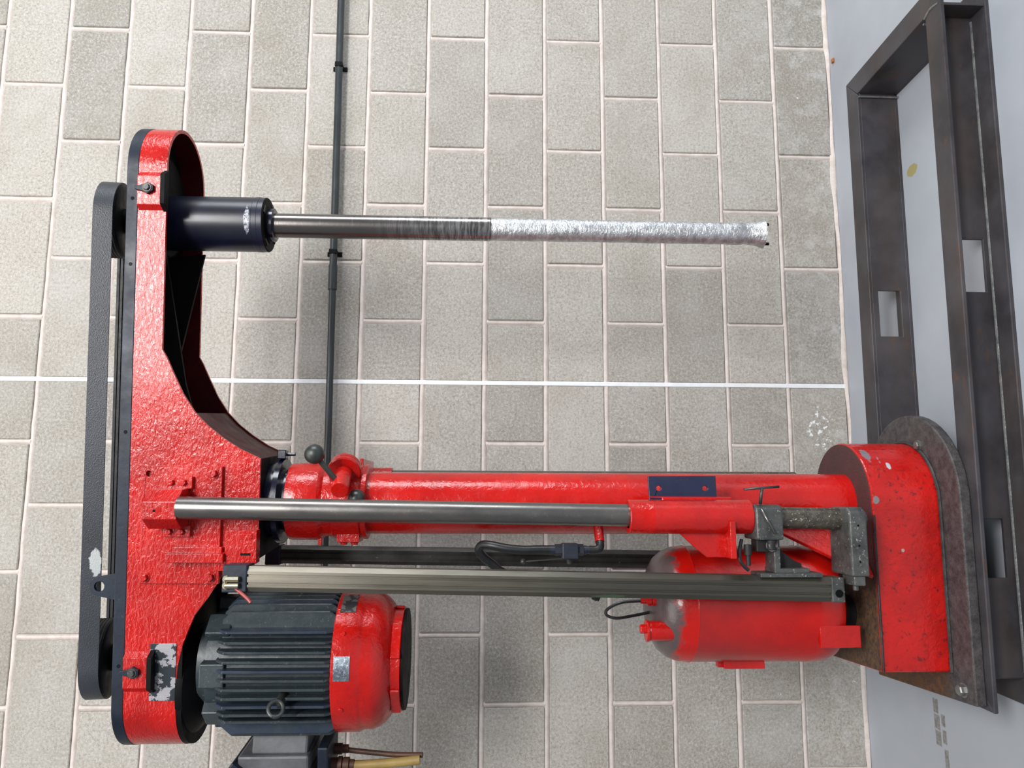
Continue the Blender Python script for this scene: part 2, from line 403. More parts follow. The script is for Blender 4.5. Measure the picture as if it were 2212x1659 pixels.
wall = MB().box(-3.1, 3.1, .055, .2, 0, 3.23).build('wall_back', 'mortar'); wall['kind'] = 'structure'
zc = [0, .2003, .4009, .6022, .8003, .9982, 1.1972, 1.3966, 1.5965, 1.7985, 1.9976, 2.2016, 2.4026, 2.6026, 2.8057, 3.005, 3.205]
xs_int = [-2.78, -2.382, -1.985, -1.588, -1.19, -.786, -.393, 0, .394, .793, 1.195, 1.59, 1.985, 2.382, 2.78]
xs_half = [-2.78, -2.58, -2.183, -1.786, -1.39, -.990, -.594, -.197, 0, .200, .592, .990, 1.39, 1.786, 2.183, 2.58, 2.78]
g = .0086
shade = {}
rw = random.Random(3)
for c in range(16):
    xs = xs_int if c % 2 == 0 else xs_half
    for i in range(len(xs)-1):
        j = lambda: rw.uniform(-.0015, .0015)
        x0, x1 = xs[i]+g+j(), xs[i+1]-g+j(); z0, z1 = zc[c]+g+j(), zc[c+1]-g+j()
        if c == 0: z0 = .012+j()
        if xs[i] == 0: x0 = .0075
        if xs[i+1] == 0: x1 = -.0075
        yf = rw.uniform(-.0012, .0012)
        b = MB().box(x0, x1, yf, .056, z0, z1).build('block', 'block', wall, bevel=.0022, seg=1)
        v = rw.choice([.82, .89, .93, .97, 1, 1.03, 1.06])
        b.color = (v, v, v*.99, 1)
mo = MB()
prof = [(-g-.001, .006), (-.0045, .002), (-.002, .0003), (.002, .0003), (.0045, .002), (g+.001, .006)]
def bead_x(x0, x1, z, jit):
    n = max(2, int((x1-x0)/.045)); vs = []
    for i in range(n+1):
        dz = jit.uniform(-.0012, .0012); dy = jit.uniform(-.0006, .0012)
        for (a, y) in prof: vs.append((x0+(x1-x0)*i/n, y+dy, z+a+dz))
        vs += [(x0+(x1-x0)*i/n, .055, z+g+.001), (x0+(x1-x0)*i/n, .055, z-g-.001)]
    m = len(prof)+2
    mo.add(vs, [(i*m+k, i*m+(k+1) % m, (i+1)*m+(k+1) % m, (i+1)*m+k) for i in range(n) for k in range(m)], I4, True)
def bead_z(x, z0, z1, jit):
    vs = []; n = 4
    for i in range(n+1):
        dz = jit.uniform(-.0008, .0008)
        for (a, y) in prof: vs.append((x+a+dz, y+.001, z0+(z1-z0)*i/n))
        vs += [(x+g+.001, .055, z0+(z1-z0)*i/n), (x-g-.001, .055, z0+(z1-z0)*i/n)]
    m = len(prof)+2
    mo.add(vs, [(i*m+k, i*m+(k+1) % m, (i+1)*m+(k+1) % m, (i+1)*m+k) for i in range(n) for k in range(m)], I4, True)
for c in range(1, 17): bead_x(-2.785, -.007, zc[c], rw); bead_x(.007, 2.785, zc[c], rw)
for c in range(16):
    for x in (xs_int if c % 2 == 0 else xs_half):
        if abs(x) > 1e-6: bead_z(x, zc[c]+g*.6, zc[c+1]-g*.6, rw)
mo.build('mortar', 'mortar', wall)
mo = MB(); bead_x(-2.785, 2.785, .004, rw)
mo.v = [Vector((v.x, v.y-.004-.003*math.sin(v.x*23)*math.sin(v.x*7.1), max(v.z*(1.0+.5*math.sin(v.x*11)), .0))) for v in mo.v]
mo.build('base_mortar', 'mortar', wall)
MB().box(-.0072, .0072, -.0005, .056, .004, 3.2).build('movement_joint', 'white_caulk', wall, bevel=.002, label='white sealant movement joint')

# conduit along the wall
cd = empty('conduit', (.4, -.03, 1.69), 'thin black conduit running level along the block wall behind the machine', 'pipe')
MB().rod((-2.75, -.026, 1.666), (.33, -.026, 1.689), .0112, 16).build('pipe', 'pipe_black', cd)
MB().rod((.30, -.026, 1.689), (2.75, -.026, 1.7065), .0122, 16).build('pipe', 'pipe_black', cd)
MB().rod((.295, -.026, 1.689), (.375, -.026, 1.6897), .0142, 16).build('coupler', 'pipe_black', cd)
for x, z in ((1.07, 1.6945), (.42, 1.690), (-.9, 1.680)):
    m = MB().box(x-.008, x+.008, -.040, 0, z-.0125, z+.0125); m.box(x-.008, x+.008, -.004, .001, z-.024, z+.024)
    m.build('clip', 'black', cd, bevel=.002)

MB().box(1.125, 1.14, -.040, -.026, .0, .007, ).build('wood_chip', 'wood', bevel=.002)
wc = bpy.data.objects['wood_chip']; wc['label'] = 'tiny orange wood chip on the floor against the wall'; wc['category'] = 'chip'

# ------------------------------------------------------------------ steel channel frame on the floor
fr = empty('channel_frame', (.03, -.57, 0), 'flat rectangular frame of dark steel channel lying on the floor under the red machine', 'frame')
def channel(name, a, b, out, holes):
    """channel of 120 height, flanges pointing 'out' with mitred ends; a,b are the outer flange corners"""
    a, b, out = Vector(a), Vector(b), Vector(out).normalized()
    d = (b-a).normalized(); L = (b-a).length; fl_, h, tw, tf = .062, .12, .007, .010
    M = Matrix((( d.x, out.x, 0, a.x), (d.y, out.y, 0, a.y), (0, 0, 1, 0), (0, 0, 0, 1)))
    m = MB()
    for z0, z1 in ((0, tf), (h-tf, h)):
        m.prism([(0, 0), (L, 0), (L-fl_, -fl_), (fl_, -fl_)], z0, z1, M)
    hol = [[(x0, z0), (x1, z0), (x1, z1), (x0, z1)] for x0, x1, z0, z1 in holes]
    m.plate([(fl_-.003, tf*.8), (L-fl_+.003, tf*.8), (L-fl_+.003, h-tf*.8), (fl_-.003, h-tf*.8)], hol, 0, tw,
            M @ Matrix(((1, 0, 0, 0), (0, 0, 1, -fl_), (0, 1, 0, 0), (0, 0, 0, 1))))
    return m
P = {'nr': (.880, -.810), 'nl': (-.812, -.795), 'fl': (-.80, -.330), 'fr': (.865, -.338)}
v3 = lambda k: (P[k][0], P[k][1], 0)
def hx_(a, xw): return abs(xw-P[a][0])
channel('c', v3('nl'), v3('nr'), (0, -1, 0), [(.812-.537, .812-.407, .030, .090), (.812+.119, .812+.246, .024, .087)]).build('channel_beam', 'channel', fr, bevel=.002)
channel('c', v3('fl'), v3('fr'), (0, 1, 0), [(.80-.52, .80-.39, .032, .094), (.80+.085, .80+.215, .031, .094)]).build('channel_beam', 'channel', fr, bevel=.002)
channel('c', v3('nr'), v3('fr'), (1, 0, 0), []).build('channel_beam', 'channel', fr, bevel=.002)
channel('c', v3('nl'), v3('fl'), (-1, 0, 0), []).build('channel_beam', 'channel', fr, bevel=.002)
MB().box(.811, .818, -.806, -.748, .009, .111).build('end_plate', 'channel', fr, bevel=.001)
wm = MB()
for x, y in ((.811, -.741), (.800, -.399), (-.748, -.735), (-.742, -.398)):
    sx = -1 if x > 0 else 1; sy = 1 if y < -.6 else -1
    wm.rod((x+sx*.006, y+sy*.006, .0), (x+sx*.006, y+sy*.006, .118), .003, 8)
wm.rod((-.74, -.747, .011), (.80, -.756, .011), .0035, 8)
wm.tube([(.818, -.80, .119), (.822, -.770, .1205), (.812, -.745, .1205)], .003, 8)
wm.build('weld_seam', 'weld', fr)

# ------------------------------------------------------------------ the machine
mc = empty('lifting_mixer', (-.45, -.56, .12), 'tall red column machine with a long silver shaft, finned motor and round red tank', 'machine')
HC = Vector((-.372, -.56, 0)); HA = math.atan(-.098)
H = Matrix.Translation(HC) @ Matrix.Rotation(HA, 4, 'Z')
def hw(a, b, z): return H @ Vector((a, b, z))

# base plate and drum
bp_pts = [(-.803, -.775), (-.362, -.775)] + arc(-.362, -.570, .205, -PI/2, PI/2, 26)[1:] + [(-.827, -.365)]
MB().prism(bp_pts, .1205, .145, smooth=False).build('base_plate', 'base_plate', mc, bevel=.003, label='dirty steel base plate with rust')
dr = [(-.748, -.697), (-.375, -.698)] + arc(-.375, -.549, .149, -PI/2, PI/2, 24)[1:] + [(-.765, -.400)]
o = MB().prism(dr, .145, .306).build('base_drum', 'red_drum', mc, bevel=.004)
MB().prism([(x*.999, y) for x, y in [( -.746, -.694), (-.375, -.695)] + arc(-.375, -.549, .146, -PI/2, PI/2, 24)[1:] + [(-.762, -.403)]], .304, .3085).build('drum_top', 'drum_top', o, label='maroon and rusty top of the drum')
m = MB(); pts3 = [(x, y, .147) for x, y in dr]
m.tube([(-.748, -.700, .147), (-.56, -.7005, .147), (-.375, -.7015, .147)]+[(x, y, .147) for x, y in arc(-.375, -.549, .152, -PI/2, PI/2, 10)[1:]], .0045, 8, 4)
m.tube([(-.748, -.699, .304), (-.56, -.6995, .304), (-.40, -.6995, .304)], .0028, 8, 4)
m.build('weld_seam', 'plate_steel', o)
m = MB().hexbolt((-.778, -.735, .145), (0, 0, 1), .012, .014); m.build('bolt', 'bolt', mc)
MB().hexbolt((-.235, -.63, .145), (0, 0, 1), .010, .010).build('bolt', 'bolt', mc)

MB().box(-.60, -.34, -.66, -.45, .034, .1205).build('added_dark_block', 'black', mc, bevel=.002, label='added black block under the base plate, darkens the beam hole')  # added only to darken the view through the near beam's hole
# column
CX, CY = -.3765, -.56
co = MB().lathe([(.0735, .306), (.0735, 1.49)], T(CX, CY, 0), 48).build('column', 'red_column', mc)
CT = T(-.3735, CY, 0)
MB().lathe([(.085, 1.476), (.089, 1.477), (.089, 1.487), (.084, 1.489), (.084, 1.493)], CT, 48).build('column_flange', 'red', mc)
MB().lathe([(.0865, 1.492), (.0865, 1.556), (.085, 1.5575)], CT, 48).build('clamp_ring', 'red', mc)
MB().lathe([(.083, 1.5575), (.083, 1.577), (.0905, 1.587), (.0915, 1.589), (.0915, 1.652), (.090, 1.661)], CT, 48).build('column_collar', 'red', mc)
MB().lathe([(.080, 1.655), (.080, 1.668), (.074, 1.668), (.074, 1.677), (.100, 1.677), (.100, 1.689), (.092, 1.689), (.092, 1.706)], T(-.372, CY, 0), 48).build('slewing_bearing', 'navy_gloss', mc)
m = MB().box(-.468, -.440, -.60, -.53, 1.493, 1.545)
for z in (1.507, 1.532): m.hexbolt((-.4685, -.575, z), (-1, 0, 0), .0085, .007)
m.build('clamp_lug', 'red', mc, bevel=.004)
MB().box(-.476, -.455, -.585, -.565, 1.583, 1.592).build('stop_pin', 'red', mc, bevel=.002)
# bearing bracket at right
m = MB().box(-.274, -.252, -.60, -.57, 1.672, 1.692); m.rod((-.262, -.585, 1.676), (-.262, -.585, 1.652), .004, 10)
m.build('stop_block', 'navy_gloss', mc, bevel=.002)
# clamp handle
hub = Vector((-.292, -.615, 1.527)); end = Vector((-.348, -.705, 1.524)); dd = (hub-end).normalized()
ho = MB().lathe([(.0195, 0), (.0195, .09)], frame_to(end, dd), 24).build('clamp_handle', 'red', mc, bevel=.0015)
MB().lathe([(.0365, 0), (.039, .003), (.039, .012), (.034, .016), (.037, .018), (.037, .026)], frame_to(end+dd*.078, dd), 32).build('hub_disc', 'red', ho)
a = end+dd*.025+Vector((.008, 0, .010)); ball = Vector((-.268, -.715, 1.580))
MB().rod(a, ball, .0065, 14).build('lever', 'bare_dark', ho, label='bare dark steel lever')
bl = MB().lathe([(max(.0005, .0225*math.sin(t)), -.0225*math.cos(t)) for t in [PI*i/12 for i in range(13)]], T(*ball), 24).build('knob', 'bare_dark', ho, label='dark ball knob')
MB().lathe([(max(.0005, .021*math.sin(t)), -.021*math.cos(t)) for t in [PI*i/12 for i in range(13)]], T(-.366, -.652, 1.494), 24).build('knob', 'bare_dark', mc, label='dark ball knob behind the guide rod')

# guide rods
gx = lambda z: -.387-.0145*(1.83-z)
MB().rod((gx(1.86), -.745, 1.86), (gx(.36), -.745, .36), .0243, 32).build('guide_rod', 'steel', mc, label='front guide rod')
MB().rod((-.3165, -.36, 1.70), (-.3165, -.36, .345), .0245, 24).build('guide_rod', 'steel', mc, label='rear guide rod')
MB().cyl(.031, 1.445, 1.512, T(-.3165, -.36, 0), 24).build('rod_sleeve', 'red', mc)
MB().box(-.36, -.268, -.52, -.33, 1.500, 1.509).build('rod_bracket', 'red', mc, bevel=.002)
# sleeve with bracket plate and rib
gl = MB().lathe([(.0255, .8825), (.0355, .883), (.0372, .881), (.0372, .832), (.0378, .829), (.0372, .826), (.0372, .612), (.0255, .611)], T(-.4035, -.745, 0), 40, cap=False).build('guide_sleeve', 'red', mc)
Mxz = Matrix(((1, 0, 0, 0), (0, 0, -1, 0), (0, 1, 0, 0), (0, 0, 0, 1)))   # xy outline -> xz plane, thickness along -y
MB().plate([(-.385, .672), (-.385, .827), (-.3135, .829), (-.3125, .674)], [circle(-.341, .805, .006), circle(-.341, .699, .006)], .706, .714, Mxz).build('mounting_plate', 'blue_bracket', mc, bevel=.001, label='navy mounting plate splashed with red')
MB().box(-.362, -.3595, -.7165, -.70, .672, .829).build('plate_edge', 'red', mc)
m = MB().prism([(-.436, .772), (-.436, .655), (-.492, .655), (-.492, .708), (-.470, .735)], .735, .742, Mxz)
m.box(-.492, -.412, -.785, -.725, .655, .668)
m.build('sleeve_rib', 'red', mc, bevel=.0015)
MB().box(-.425, -.36, -.72, -.60, .64, .80).build('sleeve_arm', 'red', mc, bevel=.003)

# lower carriage block with T handle
cb = MB().prism([(-.3765, -.775), (-.385, -.788), (-.452, -.788), (-.452, -.705), (-.3765, -.705)], .551, .611).build('carriage_block', 'dirty_steel', mc, bevel=.004, label='paint-spattered steel clamp block')
m = MB().rod((-.375, -.775, .596), (-.3405, -.785, .594), .0035, 10); m.rod((-.343, -.785, .634), (-.337, -.785, .556), .0028, 10)
m.build('tee_handle', 'bare_dark', cb)
MB().rod((-.385, -.791, .600), (-.438, -.797, .574), .0028, 10).build('pin', 'steel', cb)
m = MB().box(-.478, -.452, -.770, -.735, .566, .606); m.cyl(.011, -.474, -.452, Matrix(((0, 0, 1, 0), (0, 1, 0, -.775), (1, 0, 0, .575), (0, 0, 0, 1))), 18)
m.build('fitting', 'grime_black', cb, bevel=.002)
MB().hexbolt((-.464, -.776, .575), (0, -1, 0), .0095, .008).build('bolt', 'bolt', cb)
m = MB().cyl(.0085, 0, .022, frame_to((-.462, -.775, .627), (-1, 0, 0)), 16); m.cyl(.005, 0, .045, frame_to((-.462, -.775, .627), (-1, 0, 0)), 14)
m.build('air_fitting', 'grime_black', cb)
MB().tube([(-.452, -.765, .637), (-.472, -.775, .645), (-.495, -.775, .645), (-.508, -.775, .637), (-.517, -.775, .627)], .0038, 10).build('hose', 'hose', cb)
m = MB().box(-.516, -.452, -.765, -.71, .552, .566)
m.build('upright', 'dirty_steel', cb, bevel=.002)
m = MB().prism([(-.518, .552), (-.455, .552), (-.480, .535), (-.500, .508), (-.506, .494), (-.518, .492)], .715, .735, Mxz)
m.build('gusset', 'grime_black', cb, bevel=.0015)
m = MB().box(-.524, -.514, -.765, -.705, .488, .566); m.box(-.533, -.524, -.768, -.702, .460, .598)
m.build('slide_plate', 'dirty_steel', cb, bevel=.0015)
# bottom bracket
m = MB().prism([(-.528, -.80), (-.392, -.80), (-.381, -.785), (-.381, -.715), (-.392, -.70), (-.528, -.70)], .372, .411)
m.build('rod_end_bracket', 'dirty_steel', mc, bevel=.004)
bk = bpy.data.objects['rod_end_bracket']
m = MB().box(-.548, -.528, -.795, -.74, .380, .405); m.cyl(.006, 0, .012, frame_to((-.548, -.775, .393), (-1, 0, 0)), 12)
m.build('foot', 'dirty_steel', bk, bevel=.002)
MB().lathe([(.021, .352), (.0215, .354), (.0215, .373)], T(-.408, -.745, 0), 8, False).build('nut', 'dirty_steel', bk, bevel=.0015)
for x in (-.42, -.463, -.497): MB().cyl(.0022, .8, .8006, Matrix(((1, 0, 0, x), (0, 0, -1, 0), (0, 1, 0, .392), (0, 0, 0, 1))), 10).build('screw_hole', 'black', bk)

# lift cylinders (grooved profile)
def cyl_profile(w):
    h = w/2; q = h*.62; gdp = h*.16; gw = h*.10
    side = [(-h, -q), (-h, -gw-h*.30), (-h+gdp, -gw-h*.30), (-h+gdp, gw-h*.30), (-h, gw-h*.30), (-h, -gw+h*.34), (-h+gdp, -gw+h*.34), (-h+gdp, gw+h*.34), (-h, gw+h*.34), (-h, q)]
    pts = []
    for k in range(4):
        a = k*PI/2; ca, sa = math.cos(a), math.sin(a)
        for (x, y) in side: pts.append((x*ca+y*sa, -x*sa+y*ca))
    return pts
def shear(z0, x0, z1, x1, y):
    k = (x1-x0)/(z1-z0); return Matrix(((1, 0, k, x0-k*z0), (0, 1, 0, y), (0, 0, 1, 0), (0, 0, 0, 1)))
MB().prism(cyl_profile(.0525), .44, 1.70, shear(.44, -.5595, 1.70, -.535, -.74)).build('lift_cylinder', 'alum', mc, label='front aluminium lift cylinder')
c1 = bpy.data.objects['lift_cylinder']
m = MB().box(-.5862, -.5332, -.768, -.712, .4135, .443)
m.build('end_cap', 'dirty_steel', c1, bevel=.003)
m = MB().lathe([(.0085, 0), (.0085, .0012), (.006, .0012), (.006, .0004)], frame_to((-.567, -.7682, .427), (0, -1, 0)), 20)
m.build('cap_screw', 'black', c1, bevel=0)
m = MB().box(-.5625, -.505, -.768, -.712, 1.700, 1.752); m.build('end_cap', 'navy', c1, bevel=.003)
for x in (-.534, -.5475):
    m = MB(); m.cyl(.0072, -.028, .004, frame_to((x, -.770, 1.742), (0, -1, 0)), 16)
    m.cyl(.0062, 0, .027, frame_to((x, -.775, 1.742), (0, 0, -1)), 16)
    m.build('air_fitting', 'brass', c1)
MAT['alum_dark'] = dark('sooty_aluminium_profile', (62, 60, 56), (38, 37, 36), .35, metal=.6, bumps=.1, fleck=(150, 150, 146), lo=.64, hi=.76)
rc = MB().prism(cyl_profile(.046), .46, 1.74, shear(.46, -.533, 1.74, -.5155, -.33)).build('lift_cylinder', 'alum_dark', mc, label='rear sooty lift cylinder')
MB().box(-.542, -.490, -.356, -.304, 1.735, 1.775).build('end_cap', 'navy', rc, bevel=.003)
MB().tube([(-.5535, -.765, 1.725), (-.562, -.768, 1.712), (-.574, -.772, 1.696), (-.582, -.774, 1.688)], .0036, 10, 4).build('air_tube', 'red_tube', mc, label='short dull red air tube')

# gusset plate and hub on the drum
p = Vector((-.425, -.598, 0)); q = Vector((-.542, -.690, 0)); d = (q-p).normalized()
Mg = Matrix(((d.x, 0, -d.y, p.x), (d.y, 0, d.x, p.y), (0, 1, 0, 0), (0, 0, 0, 1)))
MB().prism([(0, .309), ((q-p).length, .309), ((q-p).length-.004, .318), (0, .53)], -.005, .005, Mg).build('column_gusset', 'red', mc, bevel=.0015)
MB().cyl(.040, .308, .345, T(-.635, -.56, 0), 24).build('tank_foot', 'grime_black', mc, bevel=.002)

# tank
TX, TY, TR = -.617, -.535, .1365
prof = [(.001, .345)]
for i in range(1, 9): t = PI/2*i/8; prof.append((TR*(.25+.75*math.sin(t)) if i > 1 else TR*.5, .345+.05*(1-math.cos(t))))
prof = [(.001, .345), (.07, .346), (.105, .352), (.127, .365), (.1355, .385), (TR, .40), (TR+.0015, .431), (TR, .434), (TR, .705), (TR+.0015, .708), (TR, .712),
        (.1345, .735), (.126, .757), (.110, .777), (.088, .790), (.060, .797), (.03, .800), (.001, .801)]
tk = MB().lathe(prof, T(TX, TY, 0), 56, cap=False).build('air_tank', 'tank', mc, label='red air tank with a grimy grey dome')
m = MB().cyl(.0225, .755, .815, T(-.668, -.622, 0), 28); m.lathe([(.0245, .8155), (.025, .818), (.0245, .8225)], T(-.668, -.622, 0), 28)
m.build('filler_neck', 'red', tk, bevel=.001)
MB().lathe([(.011, .822), (.011, .834), (.009, .836)], T(-.664, -.622, 0), 6, False).build('plug', 'red', tk, bevel=.001)
m = MB().lathe([(.0125, .785), (.0125, .80), (.010, .802), (.0125, .804), (.0125, .812), (.007, .814), (.007, .828)], T(-.6035, -.60, 0), 16)
m.build('hose_fitting', 'red', tk)
MB().tube([(-.6035, -.60, .822), (-.606, -.60, .866), (-.614, -.60, .893), (-.626, -.60, .910), (-.637, -.60, .908), (-.643, -.60, .885), (-.641, -.58, .845), (-.636, -.56, .80), (-.634, -.55, .785)], .0036, 10).build('air_hose', 'hose', tk)
m = MB().box(-.700, -.651, -.668, -.658, .335, .430); m.box(-.695, -.656, -.660, -.60, .418, .428)
m.build('tank_bracket', 'red', tk, bevel=.002)
m = MB().box(-.768, -.742, -.56, -.50, .522, .621); m.box(-.768, -.70, -.545, -.525, .53, .632)
m.build('side_bracket', 'red', tk, bevel=.0015)

# hose and valve by the column
hv = MB().box(-.524+.021, -.468, -.650, -.612, .981, 1.018).build('valve', 'valve', mc, bevel=.002)
m = MB().cyl(.0135, 0, .016, frame_to((-.4835, -.63, 1.018), (0, 0, 1)), 6); m.cyl(.0105, .016, .030, frame_to((-.4835, -.63, 1.018), (0, 0, 1)), 18)
m.build('fitting', 'valve', hv); m = MB()
m.cyl(.0135, 0, .014, frame_to((-.4835, -.63, .981), (0, 0, -1)), 6); m.cyl(.010, .014, .022, frame_to((-.4835, -.63, .981), (0, 0, -1)), 16); m.cyl(.0085, .02, .035, frame_to((-.4835, -.63, .981), (0, 0, -1)), 16)
m.build('fitting', 'valve', hv)
MB().tube([(-.4835, -.63, .953), (-.4835, -.63, .938), (-.480, -.63, .930), (-.474, -.628, .927), (-.462, -.62, .927)], .0098, 14).build('elbow', 'hose', hv)
MB().rod((-.466, -.622, .927), (-.43, -.60, .927), .0115, 16).build('outlet_boss', 'red', hv)
MB().tube([(-.4835, -.63, 1.044), (-.4835, -.63, 1.075), (-.484, -.63, 1.11), (-.480, -.628, 1.15), (-.474, -.622, 1.182), (-.474, -.61, 1.203), (-.486, -.60, 1.211), (-.503, -.59, 1.200), (-.521, -.58, 1.178), (-.54, -.58, 1.152), (-.562, -.59, 1.08), (-.568, -.60, 1.0), (-.572, -.61, .965), (-.578, -.615, .948)], .0105, 14).build('hose', 'hose', hv)
m = MB().lathe([(.0115, 0), (.0115, .01), (.0095, .01), (.0095, .016)], frame_to((-.587, -.62, .943), (-.45, 0, -1)), 14)
m.build('hose_end', 'hose', hv)
m = MB().rod((-.503, -.625, 1.0), (-.515, -.622, .998), .007, 12); m.rod((-.503, -.612, .99), (-.512, -.61, 1.105), .0018, 8)
m.lathe([(max(.0003, .0065*math.sin(t)), -.0065*math.cos(t)) for t in [PI*i/8 for i in range(9)]], T(-.512, -.61, 1.107), 14)
m.build('valve_lever', 'bare_dark', hv)

# ---- head housing (local a, b, z in the swung frame H)
def stadium(ac0, ac1, r, n=22):
    return arc(ac1, 0, r, -PI/2, PI/2, n) + arc(ac0, 0, r, PI/2, 3*PI/2, n)
def zbot(a):
    tb = [(-.60, 1.880), (-.41, 1.880), (-.355, 1.878), (-.304, 1.867), (-.243, 1.844), (-.202, 1.814), (-.174, 1.797), (-.143, 1.779), (-.125, 1.778), (-.1205, 1.707),
          (.107, 1.706), (.128, 1.752), (.154, 1.792), (.181, 1.826), (.211, 1.855), (.252, 1.882), (.304, 1.907), (.335, 1.921), (.352, 1.931), (1., 1.931)]
    for (x0, y0), (x1, y1) in zip(tb, tb[1:]):
        if a <= x1: return y0+(y1-y0)*(a-x0)/(x1-x0)
    return 1.931
A0, A1, RB = -.443, .773, .120
def band(r, ztop):
    loop = []
    asamp = [-.443, -.41, -.355, -.33, -.304, -.27, -.243, -.202, -.174, -.143, -.125, -.1205, 0, .107, .128, .154, .181, .211, .23, .252, .28, .304, .335, .352, .5, .65]
    for a_ in asamp: loop.append((a_, -r))
    loop += arc(A1, 0, r, -PI/2, PI/2, 28)
    for a_ in reversed(asamp): loop.append((a_, r))
    loop += arc(A0, 0, r, PI/2, 3*PI/2, 28)[1:-1]
    return loop
lo, li = band(RB, 0), band(RB-.008, 0)
n = len(lo); vs = []
for (x, y), (xi, yi) in zip(lo, li):
    z = zbot(x); vs += [(x, y, 1.994), (x, y, z), (xi, yi, z), (xi, yi, 1.994)]
fs = []
for i in range(n):
    j = (i+1) % n
    for k in range(4): kk = (k+1) % 4; fs.append((i*4+k, i*4+kk, j*4+kk, j*4+k))
hs = MB().add(vs, fs, H, True).build('arm_housing', 'red_head', mc, bevel=0, label='red arm housing')
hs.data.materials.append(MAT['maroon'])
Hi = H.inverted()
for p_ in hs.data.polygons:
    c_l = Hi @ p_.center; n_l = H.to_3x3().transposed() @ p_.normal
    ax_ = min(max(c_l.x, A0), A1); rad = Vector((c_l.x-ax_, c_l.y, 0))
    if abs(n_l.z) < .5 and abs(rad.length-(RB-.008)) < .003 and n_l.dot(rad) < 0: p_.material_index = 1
# inner faces: maroon puts deep shade on the red into the colour; top cover is navy
m = MB().prism(stadium(A0, A1, .121, 28), 1.994, 2.020, H, True)
cv = m.build('top_cover', 'navy', hs, bevel=.0015, label='navy top cover plate')
MB().prism(stadium(A0, A1, .111, 20), 1.986, 1.9945, H).build('ceiling_plate', 'black', hs, label='black underside plate')
# curved underside and box bottom
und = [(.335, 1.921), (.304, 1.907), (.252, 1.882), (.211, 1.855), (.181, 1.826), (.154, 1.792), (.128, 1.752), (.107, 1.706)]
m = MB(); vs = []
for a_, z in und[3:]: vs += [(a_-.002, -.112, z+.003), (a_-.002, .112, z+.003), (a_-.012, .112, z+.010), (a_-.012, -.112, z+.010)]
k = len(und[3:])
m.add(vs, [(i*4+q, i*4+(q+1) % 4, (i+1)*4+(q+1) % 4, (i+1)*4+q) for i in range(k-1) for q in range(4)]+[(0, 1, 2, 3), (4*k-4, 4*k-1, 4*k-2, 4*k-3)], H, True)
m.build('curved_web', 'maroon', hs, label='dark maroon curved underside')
MB().prism([(-.119, -.119), (.106, -.119), (.106, .119), (-.075, .119), (-.119, .06)], 1.7065, 1.716, H).build('bottom_plate', 'black', hs, bevel=.001, label='black bottom plate')
m = MB(); m.prism([(-.119, -.112), (-.075, .112), (-.085, .112), (-.119, -.06)], 1.716, 1.79, H)
m.build('side_plate', 'grime_black', hs)
# webs inside the arm
Mw = H @ Mxz
MB().prism([(.59, 1.986), (.60, 1.893), (.317, 1.954), (.24, 1.975), (.2, 1.986)], -.034, -.026, Mw).build('inner_web', 'black', hs, label='black inner web')
MB().prism([(.69, 1.986), (.66, 1.976), (.278, 1.909), (.21, 1.889), (.16, 1.83), (.14, 1.986)], .026, .034, Mw).build('inner_web', 'black', hs, label='black inner web')
MB().lathe([(.119, 1.975), (.119, 1.988)], H @ T(.71, 0, 0), 32).build('inner_collar', 'black', hs)
# front service plate with bolts
m = MB().plate([(-.1715, 1.789), (.089, 1.787), (.089, 1.966), (-.1705, 1.962)], [circle(.0725, 1.948, .0065)], .1195, .1295, Mw)
sp = m.build('service_plate', 'red_head', hs, bevel=.0012)
MB().cyl(.0045, .1200, .1203, H @ Matrix(((1, 0, 0, .0725), (0, 0, -1, 0), (0, 1, 0, 1.946), (0, 0, 0, 1))), 14).build('hole', 'bolt', sp) if False else None
for a_, z in ((.0735, 1.806), (-.1565, 1.952), (-.1565, 1.808)):
    MB().hexbolt(hw(a_, -.1295, z), H.to_3x3() @ Vector((0, -1, 0)), .0092, .010).build('bolt', 'red_head', sp, bevel=.0008)
cl = MB(); 
cl.box(.040, .067, -.1400, -.1295, 1.849, 1.912, H); cl.box(-.066, -.041, -.1400, -.1295, 1.851, 1.914, H)
cl.prism([(-.044, -.1300), (.041, -.1300), (.041, -.170), (.018, -.2030), (-.019, -.2030), (-.044, -.170)], 1.858, 1.930, H)
clo = cl.build('rod_clamp', 'red_head', hs, bevel=.0012)
for a_, z in ((.054, 1.895), (.054, 1.868), (-.054, 1.897), (-.054, 1.870)):
    MB().hexbolt(hw(a_, -.140, z), H.to_3x3() @ Vector((0, -1, 0)), .0075, .0085, False).build('bolt', 'red_head', clo, bevel=.0008)
MB().cyl(.003, .2031, .2034, H @ Matrix(((1, 0, 0, -.001), (0, 0, -1, 0), (0, 1, 0, 1.905), (0, 0, 0, 1))), 12).build('screw_hole', 'black', clo)
m = MB().box(-.120, -.100, -.158, -.1295, 1.772, 1.898, H); m.box(-.102, -.088, -.142, -.1295, 1.780, 1.888, H)
m.build('angle_rail', 'red_head', hs, bevel=.0015)
m = MB().box(-.124, -.051, -.147, -.119, 1.703, 1.772, H); m.box(-.070, -.058, -.1488, -.147, 1.713, 1.742, H)
m.build('corner_block', 'red_head', hs, bevel=.0015)
MB().box(-.1055, -.1005, -.1476, -.1468, 1.716, 1.738, H).build('slot', 'black', hs)
MB().box(-.141, -.120, -.140, -.119, 1.773, 1.796, H).build('tab', 'red_head', hs, bevel=.001)
